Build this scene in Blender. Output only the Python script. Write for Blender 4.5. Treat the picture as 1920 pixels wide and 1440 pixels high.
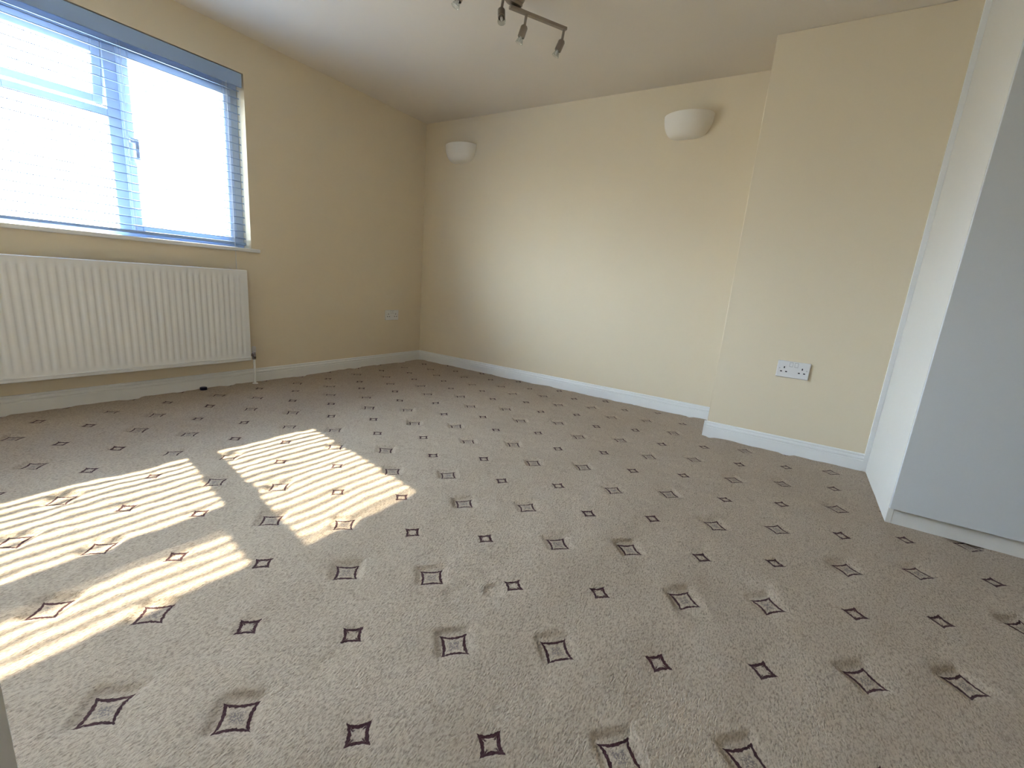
import bpy, bmesh, math, random
import numpy as np
from mathutils import Vector, Matrix

# ------------------------------------------------------------------ clear
for o in list(bpy.data.objects):
    bpy.data.objects.remove(o, do_unlink=True)
SC = bpy.context.scene
COL = SC.collection
R = math.radians
random.seed(4)

# ------------------------------------------------------------------ camera
cd = bpy.data.cameras.new('camera')
cam = bpy.data.objects.new('camera', cd)
COL.objects.link(cam)
RT = Vector((0.53938, -0.83839, 0.07858))
UP = Vector((0.1423, 0.18273, 0.97281))
FW = Vector((0.82995, 0.51353, -0.21786))
M = Matrix((RT, UP, -FW)).transposed().to_4x4()
M.translation = Vector((-3.2629, -3.1416, 0.8125))
cam.matrix_world = M
cd.sensor_fit = 'HORIZONTAL'
cd.sensor_width = 36.0
cd.lens = 836.457 / 1920 * 36
cd.clip_start = 0.02
cd.clip_end = 200
SC.camera = cam

# ------------------------------------------------------------------ world, sun, exposure
SUN_DIR = Vector((-0.220, -1.190, -1.0))
SUN_STRENGTH = 36.0
SKY_STRENGTH = 59.0
SC.view_settings.view_transform = 'Standard'
SC.view_settings.look = 'None'
SC.view_settings.exposure = 0.0
SC.view_settings.gamma = 1.0
SC.view_settings.use_curve_mapping = False

w = bpy.data.worlds.new('sky')
SC.world = w
w.use_nodes = True
nt = w.node_tree
nt.nodes.clear()
out = nt.nodes.new('ShaderNodeOutputWorld')
bg = nt.nodes.new('ShaderNodeBackground')
tc = nt.nodes.new('ShaderNodeTexCoord')
sep = nt.nodes.new('ShaderNodeSeparateXYZ')
mr = nt.nodes.new('ShaderNodeMapRange')
ramp = nt.nodes.new('ShaderNodeValToRGB')
nt.links.new(tc.outputs['Generated'], sep.inputs[0])
nt.links.new(sep.outputs['Z'], mr.inputs['Value'])
mr.inputs['From Min'].default_value = -1
mr.inputs['From Max'].default_value = 1
cr = ramp.color_ramp
cr.elements[0].position = 0.0
cr.elements[0].color = (0.26, 0.25, 0.22, 1)
cr.elements[1].position = 1.0
cr.elements[1].color = (0.55, 0.76, 1.0, 1)
for p, c in ((0.485, (0.26, 0.255, 0.23, 1)), (0.51, (0.36, 0.38, 0.40, 1)), (0.62, (0.72, 0.84, 1.0, 1))):
    e = cr.elements.new(p)
    e.color = c
nt.links.new(mr.outputs[0], ramp.inputs[0])
nt.links.new(ramp.outputs[0], bg.inputs['Color'])
bg.inputs['Strength'].default_value = SKY_STRENGTH
nt.links.new(bg.outputs[0], out.inputs['Surface'])

sd = bpy.data.lights.new('sun', 'SUN')
sd.energy = SUN_STRENGTH
sd.angle = R(0.55)
sd.color = (1.0, 0.88, 0.67)
sun = bpy.data.objects.new('sun', sd)
COL.objects.link(sun)
sun.location = (-1.5, 6, 6)
sun.rotation_euler = SUN_DIR.to_track_quat('-Z', 'Y').to_euler()


# ------------------------------------------------------------------ materials
def mat(name, color, rough=0.5, metal=0.0, spec=0.5, bump=None, var=0.0, vscale=3.0, coat=0.0):
    m = bpy.data.materials.new(name)
    m.use_nodes = True
    n = m.node_tree.nodes
    l = m.node_tree.links
    b = n['Principled BSDF']
    b.inputs['Base Color'].default_value = (*color, 1)
    b.inputs['Roughness'].default_value = rough
    b.inputs['Metallic'].default_value = metal
    b.inputs['Specular IOR Level'].default_value = spec
    b.inputs['Coat Weight'].default_value = coat
    t = n.new('ShaderNodeTexCoord')
    if var > 0:
        ns = n.new('ShaderNodeTexNoise')
        ns.inputs['Scale'].default_value = vscale
        ns.inputs['Detail'].default_value = 3
        l.new(t.outputs['Object'], ns.inputs['Vector'])
        mx = n.new('ShaderNodeMix')
        mx.data_type = 'RGBA'
        mx.inputs[6].default_value = (*[c * (1 - var) for c in color], 1)
        mx.inputs[7].default_value = (*[min(1, c * (1 + var)) for c in color], 1)
        l.new(ns.outputs['Fac'], mx.inputs[0])
        l.new(mx.outputs[2], b.inputs['Base Color'])
    if bump:
        sc, st, dist = bump
        nb = n.new('ShaderNodeTexNoise')
        nb.inputs['Scale'].default_value = sc
        nb.inputs['Detail'].default_value = 4
        l.new(t.outputs['Object'], nb.inputs['Vector'])
        bp = n.new('ShaderNodeBump')
        bp.inputs['Strength'].default_value = st
        bp.inputs['Distance'].default_value = dist
        l.new(nb.outputs['Fac'], bp.inputs['Height'])
        l.new(bp.outputs[0], b.inputs['Normal'])
    return m


WALL = mat('cream_emulsion', (0.76, 0.665, 0.50), 0.75, spec=0.25, bump=(220, 0.12, 0.001), var=0.02, vscale=2)
CEIL = mat('ceiling_emulsion', (0.80, 0.735, 0.64), 0.8, spec=0.2, bump=(180, 0.1, 0.001), var=0.015)
GLOSS = mat('white_gloss_paint', (0.85, 0.86, 0.85), 0.3, bump=(90, 0.04, 0.001))
RADW = mat('radiator_enamel', (0.82, 0.83, 0.83), 0.35)
UPVC = mat('upvc_glare_tint', (0.52, 0.61, 0.75), 0.3)  # white frame, with the blue window glare painted into its colour
SLAT = mat('slat_glare_tint', (0.36, 0.50, 0.74), 0.45)  # blue haze of the window glare put into the slat, valance and rail colour
CORD = mat('blind_cord', (0.75, 0.78, 0.82), 0.8)
PLATE = mat('white_plastic', (0.78, 0.77, 0.76), 0.3)
DARK = mat('dark_hole', (0.015, 0.015, 0.015), 0.8)
GREY = mat('grey_seam', (0.42, 0.42, 0.41), 0.6)
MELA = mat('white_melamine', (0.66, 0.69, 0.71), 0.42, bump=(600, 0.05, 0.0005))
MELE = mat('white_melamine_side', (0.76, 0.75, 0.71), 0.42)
NICK = mat('brushed_nickel', (0.32, 0.28, 0.24), 0.35, metal=1.0)
CHRM = mat('chrome', (0.35, 0.35, 0.38), 0.18, metal=1.0)
PLAS = mat('matt_plaster', (0.86, 0.82, 0.74), 0.7, bump=(150, 0.1, 0.001))
NAVY = mat('navy_plastic', (0.006, 0.008, 0.045), 0.35)
DOORM = mat('painted_door', (0.84, 0.85, 0.86), 0.4)


def glass_mat(name, tint, gloss=0.04):
    m = bpy.data.materials.new(name)
    m.use_nodes = True
    n = m.node_tree.nodes
    l = m.node_tree.links
    n.clear()
    o = n.new('ShaderNodeOutputMaterial')
    t = n.new('ShaderNodeBsdfTransparent')
    t.inputs['Color'].default_value = (*tint, 1)
    g = n.new('ShaderNodeBsdfGlossy')
    g.inputs['Roughness'].default_value = 0.02
    x = n.new('ShaderNodeMixShader')
    f = n.new('ShaderNodeLayerWeight')
    f.inputs['Blend'].default_value = 0.5
    pw = n.new('ShaderNodeMath')
    pw.operation = 'POWER'
    pw.inputs[1].default_value = 4.0
    ml = n.new('ShaderNodeMath')
    ml.operation = 'MULTIPLY_ADD'
    ml.inputs[1].default_value = 0.45
    ml.inputs[2].default_value = gloss
    l.new(f.outputs['Facing'], pw.inputs[0])
    l.new(pw.outputs[0], ml.inputs[0])
    l.new(ml.outputs[0], x.inputs[0])
    l.new(t.outputs[0], x.inputs[1])
    l.new(g.outputs[0], x.inputs[2])
    l.new(x.outputs[0], o.inputs['Surface'])
    return m


PANE = glass_mat('window_glass', (0.97, 0.985, 0.98))
CUP = glass_mat('clear_lamp_glass', (0.93, 0.95, 0.94), 0.12)


# ---- carpet: beige cut pile with woven diamonds
OX, OY = -2.7059, -2.8132
AX, AY, BX, BY = 0.1226, -0.2018, 0.1378, 0.2009
OFF = {0: (0, 0), 1: (0.0011, 0.0005), 2: (0.0095, 0.0042), 3: (-0.0053, 0.0016)}
PX = ((AX + BX) * 2, (AY + BY) * 2)          # period carrying k -> k (two pairs)
PY = (AX - BX, AY - BY)


def carpet():
    m = bpy.data.materials.new('patterned_carpet')
    m.use_nodes = True
    N = m.node_tree.nodes
    L = m.node_tree.links
    b = N['Principled BSDF']
    b.inputs['Roughness'].default_value = 0.95
    b.inputs['Specular IOR Level'].default_value = 0.08
    b.inputs['Sheen Weight'].default_value = 0.06
    b.inputs['Sheen Roughness'].default_value = 0.5
    tc = N.new('ShaderNodeTexCoord')

    def math_(op, a, c=None, cl=False):
        n = N.new('ShaderNodeMath')
        n.operation = op
        n.use_clamp = cl
        for i, v in enumerate((a, c)):
            if v is None:
                continue
            if isinstance(v, (int, float)):
                n.inputs[i].default_value = v
            else:
                L.new(v, n.inputs[i])
        return n.outputs[0]

    def noise(vec, scale, detail=2, rough=0.5):
        n = N.new('ShaderNodeTexNoise')
        n.inputs['Scale'].default_value = scale
        n.inputs['Detail'].default_value = detail
        n.inputs['Roughness'].default_value = rough
        L.new(vec, n.inputs['Vector'])
        return n

    def mix(f, a, c):
        n = N.new('ShaderNodeMix')
        n.data_type = 'RGBA'
        for i, v in ((0, f), (6, a), (7, c)):
            if isinstance(v, tuple):
                n.inputs[i].default_value = (*v, 1)
            elif isinstance(v, float):
                n.inputs[i].default_value = v
            else:
                L.new(v, n.inputs[i])
        return n.outputs[2]

    P = tc.outputs['Object']
    wob = noise(P, 160, 1)
    vs = N.new('ShaderNodeVectorMath')
    vs.operation = 'MULTIPLY_ADD'
    L.new(wob.outputs['Color'], vs.inputs[0])
    vs.inputs[1].default_value = (0.006, 0.006, 0)
    L.new(P, vs.inputs[2])
    sp = N.new('ShaderNodeSeparateXYZ')
    L.new(vs.outputs[0], sp.inputs[0])
    X, Y = sp.outputs[0], sp.outputs[1]
    det = PX[0] * PY[1] - PX[1] * PY[0]
    line = fill = None
    for k in range(4):
        # reference cell of class k:  (c + r) = k, c = k, r = 0
        x0 = OX + k * AX + OFF[k][0] + 0.003
        y0 = OY + k * AY + OFF[k][1] + 0.003
        dx = math_('SUBTRACT', X, x0)
        dy = math_('SUBTRACT', Y, y0)
        u = math_('ADD', math_('MULTIPLY', dx, PY[1] / det), math_('MULTIPLY', dy, -PY[0] / det))
        v = math_('ADD', math_('MULTIPLY', dx, -PX[1] / det), math_('MULTIPLY', dy, PX[0] / det))
        # half step shared lattice: (c+r) = k keeps (c-r) parity, so v has period 1 in PY
        fu = math_('SUBTRACT', u, math_('ROUND', u))
        fv = math_('SUBTRACT', v, math_('ROUND', v))
        lx = math_('ABSOLUTE', math_('ADD', math_('MULTIPLY', fu, PX[0]), math_('MULTIPLY', fv, PY[0])))
        ly = math_('ABSOLUTE', math_('ADD', math_('MULTIPLY', fu, PX[1]), math_('MULTIPLY', fv, PY[1])))
        p = 0.76
        d = math_('POWER', math_('ADD', math_('POWER', lx, p), math_('POWER', ly, p)), 1 / p)
        big = k in (1, 2)
        ro, wi = (0.0475, 0.0115) if big else (0.034, 0.0125)
        s = 700.0
        inner = math_('MULTIPLY', math_('SUBTRACT', ro - wi, d), s, True)
        outer = math_('MULTIPLY', math_('SUBTRACT', ro, d), s, True)
        ring = math_('SUBTRACT', outer, inner)
        if not big:
            # little woven cross arms in the small diamonds
            arm = math_('MULTIPLY', math_('SUBTRACT', 0.0022, math_('MINIMUM', lx, ly)), s, True)
            arm = math_('MULTIPLY', arm, math_('MULTIPLY', math_('SUBTRACT', d, 0.012), s, True))
            arm = math_('MULTIPLY', arm, inner)
            ring = math_('MAXIMUM', ring, arm)
        else:
            speck = math_('MULTIPLY', math_('SUBTRACT', 0.025, d), 110.0, True)
            fill = speck if fill is None else math_('MAXIMUM', fill, speck)
        line = ring if line is None else math_('MAXIMUM', line, ring)
    # pile
    mp = N.new('ShaderNodeMapping')
    mp.inputs['Rotation'].default_value = (0, 0, R(-28))
    mp.inputs['Scale'].default_value = (0.42, 1.0, 1.0)
    L.new(P, mp.inputs['Vector'])
    tuft = noise(mp.outputs[0], 300, 3, 0.65)
    fine = noise(P, 620, 2, 0.6)
    broad = noise(P, 2.6, 4, 0.55)
    base = mix(broad.outputs['Fac'], (0.42, 0.336, 0.254), (0.548, 0.452, 0.355))
    tf = math_('MULTIPLY', math_('SUBTRACT', tuft.outputs['Fac'], 0.30), 4.0, True)
    base = mix(tf, (0.215, 0.172, 0.132), base)
    sp2 = math_('MULTIPLY', math_('SUBTRACT', noise(P, 330, 2).outputs['Fac'], 0.44), 9.0, True)
    sp2 = math_('MULTIPLY', sp2, fill)
    base = mix(math_('MULTIPLY', sp2, 0.85), base, (0.17, 0.145, 0.145))
    base = mix(math_('MULTIPLY', line, 0.96), base, (0.036, 0.006, 0.013))
    L.new(base, b.inputs['Base Color'])
    h = math_('ADD', math_('MULTIPLY', tuft.outputs['Fac'], 0.0055), math_('MULTIPLY', fine.outputs['Fac'], 0.0010))
    h = math_('SUBTRACT', h, math_('MULTIPLY', line, 0.0016))
    bp = N.new('ShaderNodeBump')
    bp.inputs['Strength'].default_value = 0.9
    bp.inputs['Distance'].default_value = 1.0
    L.new(h, bp.inputs['Height'])
    L.new(bp.outputs[0], b.inputs['Normal'])
    return m


CARPET = carpet()


# ------------------------------------------------------------------ mesh helpers
def obj(name, bm, m, parent=None, smooth=False, loc=None):
    me = bpy.data.meshes.new(name)
    bmesh.ops.recalc_face_normals(bm, faces=bm.faces)
    if smooth:
        for f in bm.faces:
            f.smooth = True
    bm.to_mesh(me)
    bm.free()
    if isinstance(m, (list, tuple)):
        for x in m:
            me.materials.append(x)
    else:
        me.materials.append(m)
    if smooth and smooth != 'all':
        me.set_sharp_from_angle(angle=R(smooth if isinstance(smooth, (int, float)) and smooth > 1 else 35))
    o = bpy.data.objects.new(name, me)
    COL.objects.link(o)
    if loc is not None:
        o.location = loc
    if parent is not None:
        o.parent = parent
    return o


def thing(name, label, cat, loc=(0, 0, 0), group=None, rotz=0.0):
    o = bpy.data.objects.new(name, None)
    o.empty_display_size = 0.05
    COL.objects.link(o)
    o.location = loc
    o.rotation_euler = (0, 0, rotz)
    o['label'] = label
    o['category'] = cat
    if group:
        o['group'] = group
    return o


def struct(o, label=None):
    o['kind'] = 'structure'
    if label:
        o['label'] = label
    return o


def box(bm, x0, x1, y0, y1, z0, z1, bev=0.0, mtx=None, seg=2):
    vs = [bm.verts.new((x, y, z)) for z in (z0, z1) for y in (y0, y1) for x in (x0, x1)]
    fs = []
    for q in ((0, 2, 3, 1), (4, 5, 7, 6), (0, 1, 5, 4), (2, 6, 7, 3), (0, 4, 6, 2), (1, 3, 7, 5)):
        fs.append(bm.faces.new([vs[i] for i in q]))
    if mtx is not None:
        for v in vs:
            v.co = mtx @ v.co
    if bev > 0:
        es = list({e for f in fs for e in f.edges})
        bmesh.ops.bevel(bm, geom=es, offset=bev, segments=seg, affect='EDGES', profile=0.5)


def bx(*a, **k):
    bm = bmesh.new()
    box(bm, *a, **k)
    return bm


def prism(bm, prof, p0, p1, up=(0, 0, 1), side=None, cap=True):
    """sweep a closed (depth, height) profile from p0 to p1; side = direction of +depth"""
    p0, p1, up, side = Vector(p0), Vector(p1), Vector(up), Vector(side)
    a = [bm.verts.new(p0 + side * d + up * h) for d, h in prof]
    c = [bm.verts.new(p1 + side * d + up * h) for d, h in prof]
    n = len(prof)
    for i in range(n):
        j = (i + 1) % n
        bm.faces.new((a[i], a[j], c[j], c[i]))
    if cap:
        bm.faces.new(a)
        bm.faces.new(c[::-1])


def lathe(bm, prof, seg=24, mtx=None, a0=0.0, a1=2 * math.pi, closed=True):
    rings = []
    n = seg if closed else seg + 1
    for r, z in prof:
        ring = []
        if r < 1e-6:
            v = bm.verts.new((0, 0, z))
            ring = [v] * n
        else:
            for i in range(n):
                t = a0 + (a1 - a0) * i / seg
                ring.append(bm.verts.new((r * math.cos(t), r * math.sin(t), z)))
        rings.append(ring)
    for A, B in zip(rings, rings[1:]):
        for i in range(seg):
            j = (i + 1) % n if closed else i + 1
            q = []
            for v in (A[i], A[j], B[j], B[i]):
                if v not in q:
                    q.append(v)
            if len(q) > 2:
                bm.faces.new(q)
    if mtx is not None:
        for v in {v for r_ in rings for v in r_}:
            v.co = mtx @ v.co


def frame_to(p, d):
    """matrix whose +Z runs along d from p"""
    return Matrix.Translation(Vector(p)) @ Vector(d).to_track_quat('Z', 'Y').to_matrix().to_4x4()


def rod(bm, p, q, r, seg=10, mtx=None):
    p, q = Vector(p), Vector(q)
    L = (q - p).length
    lathe(bm, [(0, 0), (r, 0), (r, L), (0, L)], seg, frame_to(p, q - p))


# ------------------------------------------------------------------ dimensions
H = 2.163
XW, YW = 0.015, 0.015            # planes of the right wall and of the window wall
XB = -0.376                      # face of the chimney breast
YC = -2.782                      # its corner
YE = -3.578                      # side of the wardrobe
WX = -1.06                       # front of the wardrobe
XL = -3.80                       # left wall
YN = -4.90                       # wall behind the camera
WIN = (-3.70, -1.60, 0.905, 1.945)
T = 0.20

# ------------------------------------------------------------------ floor: carpet as a relief mesh
DENTS = [(-0.634, -2.319, 0.022, 0.005), (-0.70, -2.69, 0.022, 0.005), (-2.36, -2.58, 0.034, 0.006), (-2.44, -2.50, 0.030, 0.003)]


def build_floor():
    step = 0.0065
    x0, x1, y0, y1 = XL - 0.01, XW + 0.005, YN - 0.01, YW + 0.005
    nx, ny = int((x1 - x0) / step) + 1, int((y1 - y0) / step) + 1
    xs = np.linspace(x0, x1, nx)
    ys = np.linspace(y0, y1, ny)
    X, Y = np.meshgrid(xs, ys)
    Z = np.zeros_like(X)
    rng = np.random.RandomState(7)
    for lo, hi, amp, n in ((0.5, 1.3, 0.0009, 14), (0.16, 0.4, 0.0007, 26), (0.06, 0.12, 0.00028, 30)):
        for i in range(n):
            lam = rng.uniform(lo, hi)
            th = rng.uniform(0, np.pi)
            ph = rng.uniform(0, 6.28)
            Z += amp * 0.55 * np.sin(2 * np.pi * (X * np.cos(th) + Y * np.sin(th)) / lam + ph)
    det = PX[0] * PY[1] - PX[1] * PY[0]
    for k in range(4):
        dx = X - (OX + k * AX + OFF[k][0])
        dy = Y - (OY + k * AY + OFF[k][1])
        u = (dx * PY[1] - dy * PY[0]) / det
        v = (-dx * PX[1] + dy * PX[0]) / det
        u -= np.round(u)
        v -= np.round(v)
        lx = u * PX[0] + v * PY[0]
        ly = u * PX[1] + v * PY[1]
        if k in (1, 2):
            lx = lx - 0.004
            ly = ly - 0.004
            d = np.abs(lx) + np.abs(ly)
            t = np.clip((0.068 - d) / 0.022, 0, 1)
            Z -= 0.0072 * t * t * (3 - 2 * t)
        else:
            d = np.abs(lx) + np.abs(ly)
            t = np.clip((0.042 - d) / 0.02, 0, 1)
            Z -= 0.0026 * t * t * (3 - 2 * t)
    # dents left by furniture feet
    for cx, cy, rr, dp in DENTS:
        d = np.hypot(X - cx, Y - cy)
        t = np.clip((rr - d) / (rr * 0.45), 0, 1)
        Z -= dp * t * t * (3 - 2 * t)
        Z += dp * 0.25 * np.exp(-((d - rr * 1.15) / (rr * 0.2)) ** 2)
    co = np.stack([X, Y, Z], -1).reshape(-1, 3).astype(np.float32)
    i = np.arange(nx - 1)[None, :] + np.arange(ny - 1)[:, None] * nx
    q = np.stack([i, i + 1, i + nx + 1, i + nx], -1).reshape(-1, 4).astype(np.int32)
    me = bpy.data.meshes.new('floor')
    me.vertices.add(len(co))
    me.vertices.foreach_set('co', co.ravel())
    me.loops.add(q.size)
    me.loops.foreach_set('vertex_index', q.ravel())
    me.polygons.add(len(q))
    me.polygons.foreach_set('loop_start', np.arange(0, q.size, 4, dtype=np.int32))
    me.polygons.foreach_set('use_smooth', np.ones(len(q), dtype=bool))
    me.update(calc_edges=True)
    me.materials.append(CARPET)
    o = bpy.data.objects.new('floor', me)
    COL.objects.link(o)
    struct(o, 'beige patterned carpet with rows of maroon outlined diamonds')
    sub = obj('subfloor', bx(XL - 1.3, XW + 0.2, YN - 0.2, YW + T, -0.14, -0.022), GREY)
    struct(sub)


build_floor()

# ------------------------------------------------------------------ room shell
struct(obj('ceiling', bx(XL - 1.3, XW + 0.2, YN - 0.2, YW + T, H, H + 0.15), CEIL), 'plain off-white ceiling')
# window wall (left in the photograph), a wall with a rectangular opening
bm = bmesh.new()
wx0, wx1, wz0, wz1 = WIN
for b_ in ((XL - 0.2, wx0, 0 - 0.02, H), (wx1, XW + 0.2, -0.02, H), (wx0, wx1, -0.02, wz0 - 0.02), (wx0, wx1, wz1, H)):
    box(bm, b_[0], b_[1], YW, YW + T, b_[2], b_[3])
struct(obj('wall_left', bm, WALL), 'cream wall holding the window')
struct(obj('wall_right', bx(XW, XW + 0.2, YN - 0.2, YW + T, -0.02, H), WALL), 'cream wall carrying the two half-bowl wall lights')
struct(obj('chimney_breast', bx(XB, XW - 0.001, YN, YC + 0.0, -0.02, H - 0.0005, bev=0.003), WALL), 'cream chimney breast with a double socket')
# wall behind the camera
struct(obj('wall_back', bx(XL - 1.3, XW + 0.2, YN - 0.2, YN, -0.02, H), WALL))
# near-left wall with the doorway
bm = bmesh.new()
box(bm, XL - 0.12, XL, -2.12, YW, -0.02, H)
box(bm, XL - 0.12, XL, YN, -2.90, -0.02, H)
box(bm, XL - 0.12, XL, -2.90, -2.12, 2.0, H)
struct(obj('wall_near', bm, WALL))
bm = bmesh.new()
box(bm, XL - 1.3, XL - 1.2, YN, YW + T, -0.02, H)
box(bm, XL - 1.2, XL - 0.12, YW, YW + T, -0.02, H)
struct(obj('wall_hall', bm, WALL))

# skirting boards
SK = [(0.0, -0.014), (0.015, -0.014), (0.015, 0.055), (0.0142, 0.0575), (0.0118, 0.059), (0.0118, 0.061), (0.0138, 0.065),
      (0.0128, 0.072), (0.0095, 0.0765), (0.0072, 0.0775), (0.0072, 0.0805), (0.0088, 0.084), (0.0075, 0.089),
      (0.004, 0.0915), (0.0, 0.092)]


def skirt(name, p0, p1, side, label):
    bm = bmesh.new()
    prism(bm, SK, p0, p1, side=side)
    return struct(obj(name, bm, GLOSS), label)


skirt('baseboard_left', (XL, YW, 0), (XW - 0.002, YW, 0), (0, -1, 0), 'white moulded skirting board below the radiator and window')
skirt('baseboard_right', (XW, YW - 0.004, 0), (XW, YC, 0), (-1, 0, 0), 'white moulded skirting board below the wall lights')
bm = bmesh.new()
prism(bm, SK, (XB, YC + 0.015, 0), (XB, YE + 0.02, 0), side=(-1, 0, 0))
prism(bm, SK, (XB - 0.015, YC, 0), (XW - 0.02, YC, 0), side=(0, 1, 0))
struct(obj('baseboard_chimney', bm, GLOSS), 'white moulded skirting board along the chimney breast')
skirt('baseboard_near', (XL, -2.06, 0), (XL, YW, 0), (1, 0, 0), None)
skirt('baseboard_back', (XL, YN, 0), (WX + 0.02, YN, 0), (0, 1, 0), None)

# ------------------------------------------------------------------ window
YF = 0.100        # inner face of the frame


def rect_frame(bm, x0, x1, z0, z1, wl, wr, wb, wt, y0, y1, bev=0.004, mtx=None):
    """mitre-less frame of four bars, bevelled"""
    box(bm, x0, x0 + wl, y0, y1, z0, z1, bev, mtx)
    box(bm, x1 - wr, x1, y0, y1, z0, z1, bev, mtx)
    box(bm, x0 + wl - 0.002, x1 - wr + 0.002, y0 + 0.0008, y1 - 0.0008, z0, z0 + wb, bev, mtx)
    box(bm, x0 + wl - 0.002, x1 - wr + 0.002, y0 + 0.0008, y1 - 0.0008, z1 - wt, z1, bev, mtx)


wo = thing('window_1', '', '')
del wo['label']
del wo['category']
wo['kind'] = 'structure'
wo['label'] = 'white framed window with three lights behind the blind'
wo.location = (-2.65, YF, 0.905)
def W(name, bm, m, smooth=False, parent=None):
    for v in bm.verts:
        v.co -= Vector((-2.65, YF, 0.905))
    return obj(name, bm, m, parent or wo, smooth)


bm = bmesh.new()
rect_frame(bm, -3.70, -1.60, 0.905, 1.945, 0.05, 0.045, 0.035, 0.095, YF, YF + 0.06)
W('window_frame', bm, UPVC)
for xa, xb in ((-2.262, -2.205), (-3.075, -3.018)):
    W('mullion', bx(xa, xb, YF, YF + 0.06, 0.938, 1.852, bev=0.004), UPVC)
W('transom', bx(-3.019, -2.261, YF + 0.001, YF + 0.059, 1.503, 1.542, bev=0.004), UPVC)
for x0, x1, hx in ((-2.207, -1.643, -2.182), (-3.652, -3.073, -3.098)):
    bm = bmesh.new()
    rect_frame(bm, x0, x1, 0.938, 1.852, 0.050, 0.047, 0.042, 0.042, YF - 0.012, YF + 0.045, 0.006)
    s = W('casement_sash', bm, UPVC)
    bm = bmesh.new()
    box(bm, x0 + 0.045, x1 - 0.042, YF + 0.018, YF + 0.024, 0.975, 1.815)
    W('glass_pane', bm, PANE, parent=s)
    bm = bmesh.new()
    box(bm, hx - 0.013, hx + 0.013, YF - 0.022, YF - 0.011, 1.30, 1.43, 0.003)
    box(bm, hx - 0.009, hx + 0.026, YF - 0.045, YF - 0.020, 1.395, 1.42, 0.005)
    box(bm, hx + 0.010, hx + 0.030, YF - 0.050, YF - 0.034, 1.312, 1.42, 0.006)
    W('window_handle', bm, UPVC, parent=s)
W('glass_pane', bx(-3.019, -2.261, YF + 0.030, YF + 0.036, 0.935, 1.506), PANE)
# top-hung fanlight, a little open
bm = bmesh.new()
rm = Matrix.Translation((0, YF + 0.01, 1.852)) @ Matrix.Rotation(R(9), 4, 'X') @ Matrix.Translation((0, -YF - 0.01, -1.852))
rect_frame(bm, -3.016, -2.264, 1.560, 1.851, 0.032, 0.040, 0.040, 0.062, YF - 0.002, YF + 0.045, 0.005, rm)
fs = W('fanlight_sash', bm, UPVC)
W('glass_pane', bx(-2.99, -2.29, YF + 0.018, YF + 0.024, 1.596, 1.815, mtx=rm), PANE, parent=fs)
bm = bmesh.new()
box(bm, -3.74, -1.553, -0.012, YW + 0.004, 0.882, 0.905, 0.005)
box(bm, wx0 + 0.001, wx1 - 0.001, YW + 0.002, YF + 0.03, 0.884, 0.9045)
W('window_sill', bm, GLOSS)

# ------------------------------------------------------------------ venetian blind
bl = thing('venetian_blind', 'venetian blind lowered over the window, slats tilted open', 'blind', (-2.65, 0.05, 0.93))
BO = Vector((-2.65, 0.05, 0.93))
SX0, SX1 = -3.68, -1.622
SW, ST, TILT = 0.0335, 0.0026, R(12)


def BL(name, bm, m, smooth=False, parent=None):
    for v in bm.verts:
        v.co -= BO
    return obj(name, bm, m, parent or bl, smooth)


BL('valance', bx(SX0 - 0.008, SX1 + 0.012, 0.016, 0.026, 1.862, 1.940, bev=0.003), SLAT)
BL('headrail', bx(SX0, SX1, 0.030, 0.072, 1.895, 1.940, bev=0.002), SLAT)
prof = []
for i in range(5):
    s = -0.5 + i / 4
    prof.append((s * SW, 0.0022 * (1 - 4 * s * s) + ST / 2))
for i in range(5):
    s = 0.5 - i / 4
    prof.append((s * SW, 0.0022 * (1 - 4 * s * s) - ST / 2))
c_, s_ = math.cos(TILT), math.sin(TILT)
prof = [(d * c_ - h * s_, d * s_ + h * c_) for d, h in prof]
bm = bmesh.new()
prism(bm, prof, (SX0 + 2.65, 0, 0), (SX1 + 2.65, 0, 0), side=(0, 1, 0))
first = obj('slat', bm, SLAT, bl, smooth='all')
for p in first.data.polygons:
    p.use_smooth = len(p.vertices) == 4
PITCH = 0.0440
z = 0.966
first.location = (0, 0, z - BO.z)
zs = []
while z < 1.885:
    zs.append(z)
    z += PITCH
for i, z in enumerate(zs):
    if i:
        s = first.copy()
        COL.objects.link(s)
        s.parent = bl
        s.location = (0, 0, z - BO.z)
        # the slats right above the bottom rail sit a touch unevenly
        s.rotation_euler = (R(random.uniform(-1.2, 1.2)), R(random.uniform(-0.05, 0.05)), 0)
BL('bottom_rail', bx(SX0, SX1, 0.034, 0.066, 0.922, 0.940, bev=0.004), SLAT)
for x in (-1.700, -2.205, -2.650, -3.110, -3.600):
    bm = bmesh.new()
    rod(bm, (x, 0.0325, 0.935), (x, 0.0325, 1.90), 0.0009, 6)
    rod(bm, (x, 0.0675, 0.935), (x, 0.0675, 1.90), 0.0009, 6)
    BL('ladder_cord', bm, CORD)
bm = bmesh.new()
rod(bm, (-1.703, 0.008, 0.60), (-1.703, 0.014, 1.87), 0.0011, 6)
rod(bm, (-1.706, 0.006, 0.62), (-1.703, 0.013, 1.87), 0.0011, 6)
BL('pull_cord', bm, CORD)

# ------------------------------------------------------------------ radiator
ra = thing('radiator', 'long white ribbed panel radiator under the window', 'radiator', (-2.49, -0.05, 0))
RX0, RX1, RZ0, RZ1, RY = -3.30, -1.690, 0.172, 0.765, -0.088


def RA(name, bm, m, smooth=False, parent=None):
    for v in bm.verts:
        v.co -= Vector((-2.49, -0.05, 0))
    return obj(name, bm, m, parent or ra, smooth)


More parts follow.
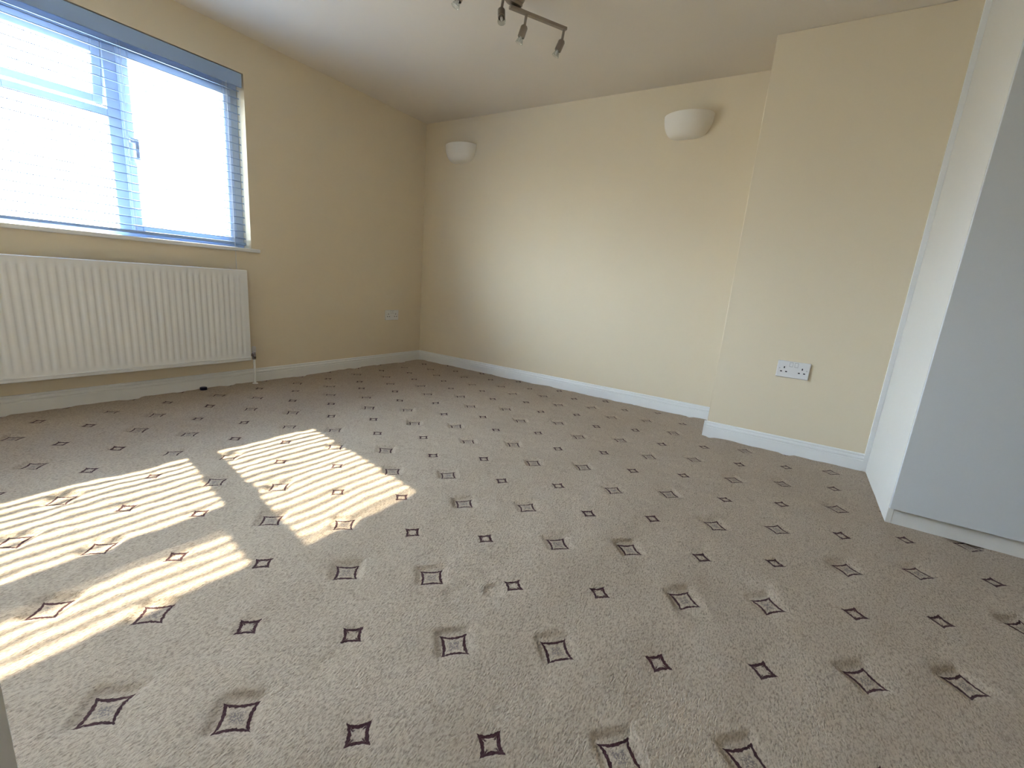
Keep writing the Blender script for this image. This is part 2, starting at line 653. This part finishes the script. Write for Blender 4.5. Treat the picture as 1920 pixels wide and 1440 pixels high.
def build_radiator():
    # front panel: a grid whose flutes are pressed in between flat top and bottom bands
    n_fl = 48
    pitch = (RX1 - RX0 - 0.05) / n_fl
    per = 8
    xs = [RX0] + [RX0 + 0.025 + pitch * i / per for i in range(n_fl * per + 1)] + [RX1]
    zs = [RZ0, RZ0 + 0.004, RZ0 + 0.010, RZ0 + 0.020, RZ0 + 0.024, RZ0 + 0.040, RZ0 + 0.060, 0.47,
          RZ1 - 0.050, RZ1 - 0.034, RZ1 - 0.008, RZ1 - 0.003, RZ1]
    bm = bmesh.new()
    grid = []
    for z in zs:
        row = []
        env = min(1, max(0, (z - (RZ0 + 0.038)) / 0.022)) * min(1, max(0, ((RZ1 - 0.032) - z) / 0.018))
        for i, x in enumerate(xs):
            fr = 0
            if 0 < i < len(xs) - 1:
                t = ((x - RX0 - 0.025) / pitch) % 1.0
                a = abs(t - 0.5) * 2
                fr = max(0, min(1, (0.62 - a) / 0.30))
                fr = fr * fr * (3 - 2 * fr)
            y = RY + 0.0042 * fr * env
            if z <= RZ0 + 0.0001 or z >= RZ1 - 0.0001:
                y += 0.005
            if abs(z - (RZ0 + 0.022)) < 0.003 and 0:
                y += 0.002
            row.append(bm.verts.new((x, y, z)))
        grid.append(row)
    for A, B in zip(grid, grid[1:]):
        for i in range(len(xs) - 1):
            bm.faces.new((A[i], A[i + 1], B[i + 1], B[i]))
    RA('front_panel', bm, RADW, smooth=50)
    bm = bmesh.new()
    prism(bm, [(RY + 0.001, 0), (RY - 0.004, 0.003), (RY - 0.004, 0.006), (RY + 0.001, 0.010)], (RX0, 0, RZ0 + 0.016), (RX1, 0, RZ0 + 0.016), side=(0, 1, 0))
    RA('seam_rib', bm, RADW)
    # back body, end caps and top grille
    bm = bmesh.new()
    box(bm, RX0 + 0.006, RX1 - 0.006, RY + 0.012, -0.020, RZ0 + 0.010, RZ1 - 0.020)
    RA('back_panel', bm, RADW)
    for x0, x1 in ((RX1 - 0.001, RX1 + 0.004), (RX0 - 0.004, RX0 + 0.001)):
        RA('end_cap', bx(x0, x1, RY + 0.002, -0.022, RZ0 + 0.002, RZ1 - 0.001, bev=0.0015), RADW)
    bm = bmesh.new()
    box(bm, RX0, RX1, RY + 0.003, RY + 0.012, RZ1 - 0.006, RZ1 - 0.001)
    box(bm, RX0, RX1, -0.030, -0.021, RZ1 - 0.006, RZ1 - 0.001)
    x = RX0 + 0.01
    while x < RX1 - 0.01:
        box(bm, x, x + 0.008, RY + 0.010, -0.028, RZ1 - 0.005, RZ1 - 0.002)
        x += 0.022
    g = RA('top_grille', bm, RADW)
    for x in (-1.95, -3.05):
        RA('wall_bracket', bx(x, x + 0.03, -0.022, YW, 0.25, 0.72), RADW)
    # lockshield valve, its union and the pipe into the floor
    vx, vy = -1.652, -0.055
    bm = bmesh.new()
    lathe(bm, [(0, 0.262), (0.008, 0.262), (0.0125, 0.258), (0.0135, 0.238), (0.0135, 0.222), (0.0, 0.222)], 16, Matrix.Translation((vx, vy, 0)))
    RA('valve_cap', bm, PLATE, smooth=40)
    bm = bmesh.new()
    lathe(bm, [(0, 0.222), (0.0115, 0.222), (0.0125, 0.210), (0.0125, 0.192), (0.014, 0.190), (0.014, 0.176), (0.010, 0.172), (0, 0.172)], 6, Matrix.Translation((vx, vy, 0)))
    rod(bm, (vx, vy, 0.204), (RX1 + 0.002, vy, 0.204), 0.009, 10)
    RA('valve_body', bm, CHRM)
    bm = bmesh.new()
    rod(bm, (vx, vy, -0.01), (vx, vy, 0.175), 0.0075, 14)
    RA('pipe', bm, GLOSS, smooth=40)
    bm = bmesh.new()
    lathe(bm, [(0.0076, 0.009), (0.016, 0.007), (0.018, 0.0), (0.0076, 0.0)], 16, Matrix.Translation((vx, vy, 0)))
    RA('pipe_collar', bm, PLATE, smooth=40)


build_radiator()


# ------------------------------------------------------------------ double sockets
def socket(loc, rotz, label, k):
    """local frame: plate in XZ, facing -Y, origin at the wall, plate centre"""
    t = thing('wall_socket', label, 'socket', loc, 'double wall sockets', rotz)
    w, h, d = 0.146 * k, 0.086 * k, 0.0095
    obj('face_plate', bx(-w / 2, w / 2, -d, 0.001, -h / 2, h / 2, bev=0.0035, seg=3), PLATE, t)
    for s in (-1, 1):
        cx = s * 0.040 * k
        for dx, dz, ww, hh in ((0, 0.009, 0.0052, 0.0098), (-0.0115, -0.0125, 0.0088, 0.0056), (0.0115, -0.0125, 0.0088, 0.0056)):
            obj('pin_hole', bx(cx + (dx - ww / 2) * k, cx + (dx + ww / 2) * k, -d - 0.0004, -d + 0.0016,
                               (dz - hh / 2) * k, (dz + hh / 2) * k), DARK, t)
        # rocker switch in its own raised surround
        sx = s * 0.0115 * k
        m_ = Matrix.Translation((sx, -d - 0.0005, 0.026 * k)) @ Matrix.Rotation(R(7), 4, 'X')
        obj('rocker_switch', bx(-0.0065 * k, 0.0065 * k, -0.0016, 0.002, -0.0095 * k, 0.0095 * k, bev=0.0006, mtx=m_), PLATE, t)
        obj('switch_surround', bx(sx - 0.008 * k, sx + 0.008 * k, -d - 0.0004, -d + 0.001, 0.0145 * k, 0.0375 * k), GREY, t)
        bm = bmesh.new()
        lathe(bm, [(0, 0), (0.0026, 0), (0.0026, 0.0016), (0, 0.0016)], 12, frame_to((s * 0.0605 * k, -d - 0.0004, 0.003 * k), (0, 1, 0)))
        obj('plate_screw', bm, GREY, t)
    return t


socket((XB, -3.163, 0.474), -math.pi / 2, 'white double wall socket on the chimney breast, near the wardrobe', 1.06)
socket((-0.362, YW, 0.449), 0, 'white double wall socket on the window wall, near the room corner', 1.06)


# ------------------------------------------------------------------ half-bowl wall lights
def sconce(y, z, label, wd, hh):
    t = thing('wall_light', label, 'wall light', (XW, y, z), 'half-bowl wall lights')
    a, dp = wd / 2, 0.120
    n, m_ = 26, 12
    bm = bmesh.new()
    rows = []
    for shell in (1.0, 0.955):
        rr = []
        for j in range(m_ + 1):
            v = j / m_
            # bowl: full radius at the rim, closing to a small flattened bottom
            ang = v * math.pi / 2
            rad = max(0.0, math.cos(ang) ** 0.50)
            zz = -hh * math.sin(ang) ** 1.05
            if j == m_:
                rad = 0.0
            row = []
            for i in range(n + 1):
                u = math.pi * i / n
                row.append(bm.verts.new((-dp * rad * shell * math.sin(u), a * rad * shell * math.cos(u), zz * (1 if shell == 1 else 0.965))))
            rr.append(row)
        rows.append(rr)
    for rr in rows:
        for A, B in zip(rr, rr[1:]):
            for i in range(n):
                bm.faces.new((A[i], A[i + 1], B[i + 1], B[i]))
    for i in range(n):
        bm.faces.new((rows[0][0][i], rows[0][0][i + 1], rows[1][0][i + 1], rows[1][0][i]))
    bmesh.ops.remove_doubles(bm, verts=bm.verts, dist=0.0002)
    obj('bowl', bm, PLAS, t, smooth=50)
    obj('back_plate', bx(-0.014, 0.001, -0.045, 0.045, -0.11, -0.02, bev=0.003), PLATE, t)
    bm = bmesh.new()
    rod(bm, (-0.014, 0, -0.055), (-0.055, 0, -0.055), 0.011, 12)
    rod(bm, (-0.055, 0, -0.070), (-0.055, 0, -0.030), 0.014, 12)
    obj('lamp_holder', bm, PLATE, t)


sconce(-0.410, 1.945, 'half-bowl plaster wall light nearest the window-wall corner', 0.312, 0.142)
sconce(-2.302, 1.965, 'half-bowl plaster wall light beside the chimney breast', 0.312, 0.142)

# ------------------------------------------------------------------ ceiling spotlight fitting
sl = thing('ceiling_spotlight', 'brushed metal ceiling spotlight bar with small glass-tipped heads', 'ceiling light', (-1.215, -1.715, H))
SO = Vector((-1.215, -1.715, H))


def SL(name, bm, m, smooth=False, parent=None):
    for v in bm.verts:
        v.co -= SO
    return obj(name, bm, m, parent or sl, smooth)


bm = bmesh.new()
lathe(bm, [(0, 0.001), (0.050, 0.001), (0.052, -0.004), (0.050, -0.018), (0.044, -0.026), (0.030, -0.029), (0.009, -0.030), (0.009, -0.058), (0, -0.058)], 32,
      Matrix.Translation(SO))
SL('ceiling_rose', bm, NICK, smooth=40)
barz = 2.103
d1 = Vector((0.865, -0.502, 0)).normalized()
p1 = Vector((-1.240, -1.706, barz))


def bar(p, d, L, w=0.011):
    bm = bmesh.new()
    box(bm, 0, L, -w, w, -0.007, 0.007, 0.002)
    ang = math.atan2(d.y, d.x)
    mm = Matrix.Translation(p) @ Matrix.Rotation(ang, 4, 'Z')
    for v in bm.verts:
        v.co = mm @ v.co
    SL('bar', bm, NICK)


bar(p1, d1, 0.325)
d2 = Vector((-0.93, 0.37, 0)).normalized()
p2 = Vector((-1.195, -1.742, barz + 0.017))
bar(p2, d2, 0.33)


def head(base, axis, ring=False):
    axis = Vector(axis).normalized()
    st = Vector(base)
    pv = st + Vector((0, 0, -1)) * 0.052 + Vector((-0.003, 0.004, 0))
    bm = bmesh.new()
    rod(bm, st, pv, 0.0065, 12)
    SL('stem', bm, NICK, smooth=40)
    q = frame_to(pv - axis * 0.006, axis)
    bm = bmesh.new()
    lathe(bm, [(0, 0), (0.012, 0), (0.0175, 0.008), (0.0175, 0.051), (0.0165, 0.052), (0.0145, 0.052), (0.0145, 0.040), (0, 0.040)], 20, q)
    hd = SL('spot_head', bm, NICK, smooth=40)
    bm = bmesh.new()
    lathe(bm, [(0.0105, 0.041), (0.013, 0.056), (0.018, 0.072), (0.020, 0.077), (0.0188, 0.077), (0.0168, 0.072), (0.0118, 0.056), (0.009, 0.042)], 20, q)
    g_ = SL('glass_shade', bm, CUP, smooth='all', parent=hd)
    bm = bmesh.new()
    lathe(bm, [(0, 0.040), (0.0055, 0.042), (0.0065, 0.050), (0.0065, 0.066), (0.004, 0.071), (0, 0.072)], 12, q)
    SL('bulb', bm, PLATE, smooth='all', parent=hd)


lean = Vector((-0.54, 0.84, 0))
head(p1 + d1 * 0.092 + Vector((0, 0, -0.006)), Vector((0, 0, -1)) + lean * 0.32 + Vector((0.15, 0.1, 0)))
head(p1 + d1 * 0.312 + Vector((0, 0, -0.006)), Vector((0, 0, -1)) + lean * 0.42 + Vector((0.15, 0.1, 0)))
head(p2 + d2 * 0.105 + Vector((0, 0, -0.006)), Vector((-0.42, -0.40, -1)))
head(p2 + d2 * 0.315 + Vector((0, 0, -0.006)), Vector((-0.3, 0.3, -1)))

# ------------------------------------------------------------------ fitted wardrobe
wa = thing('fitted_wardrobe', 'plain white full-height fitted wardrobe at the right edge', 'wardrobe', (-0.72, -4.23, 0))


def WA(name, bm, m, parent=None):
    for v in bm.verts:
        v.co -= Vector((-0.72, -4.23, 0))
    return obj(name, bm, m, parent or wa)


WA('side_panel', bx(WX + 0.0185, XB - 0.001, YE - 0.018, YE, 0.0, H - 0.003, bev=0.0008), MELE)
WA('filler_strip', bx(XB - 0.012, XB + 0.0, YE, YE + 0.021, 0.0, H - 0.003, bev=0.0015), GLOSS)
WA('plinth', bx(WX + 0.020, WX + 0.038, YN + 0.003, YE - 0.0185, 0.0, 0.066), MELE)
yy = YE
dw = (YE - YN - 0.004) / 3
for i in range(3):
    a, b_ = YE - dw * (i + 1) + 0.0015, YE - dw * i - (0.0015 if i else 0.0005)
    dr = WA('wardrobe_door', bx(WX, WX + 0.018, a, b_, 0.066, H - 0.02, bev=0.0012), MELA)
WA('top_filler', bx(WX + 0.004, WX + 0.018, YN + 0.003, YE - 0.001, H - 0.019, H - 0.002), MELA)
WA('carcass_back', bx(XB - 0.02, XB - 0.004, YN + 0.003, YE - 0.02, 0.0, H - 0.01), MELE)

# ------------------------------------------------------------------ room door, half open (its edge shows bottom left)
tip = Vector((-3.2425, -2.629, 0))
hinge = Vector((XL + 0.005, -2.125, 0))
ang = math.atan2(tip.y - hinge.y, tip.x - hinge.x)
dl = (tip - hinge).length
do = bpy.data.objects.new('door_1', None)
COL.objects.link(do)
do.location = hinge
do.rotation_euler = (0, 0, ang)
struct(do, 'white painted room door standing half open, its edge at bottom left')
obj('door_leaf', bx(0.0, dl, 0.0, 0.040, 0.012, 1.985, bev=0.002), DOORM, do)
bm = bmesh.new()
for s in (-1, 1):
    yb = 0.020 + s * 0.020
    rod(bm, (dl - 0.06, yb, 1.0), (dl - 0.06, yb + s * 0.045, 1.0), 0.009, 12)
    rod(bm, (dl - 0.06, yb + s * 0.042, 1.0), (dl - 0.17, yb + s * 0.042, 1.0), 0.008, 12)
obj('door_handle', bm, CHRM, do)
bm = bmesh.new()
box(bm, XL - 0.12, XL + 0.014, -2.12, -2.06, 0.0, 2.06, 0.003)
box(bm, XL - 0.12, XL + 0.014, -2.96, -2.90, 0.0, 2.06, 0.003)
box(bm, XL - 0.12, XL + 0.014, -2.90, -2.12, 2.0, 2.06, 0.003)
struct(obj('trim_1', bm, GLOSS))

# ------------------------------------------------------------------ little navy cap on the carpet under the radiator
bm = bmesh.new()
lathe(bm, [(0, 0.0195), (0.0165, 0.0195), (0.0195, 0.0175), (0.0200, 0.004), (0.0200, 0.0), (0.0175, 0.0), (0.0175, 0.004), (0, 0.004)], 28)
cap = obj('bottle_cap', bm, NAVY, smooth=35, loc=(-1.965, -0.032, -0.001))
cap['label'] = 'small round navy plastic cap on the carpet below the radiator'
cap['category'] = 'cap'
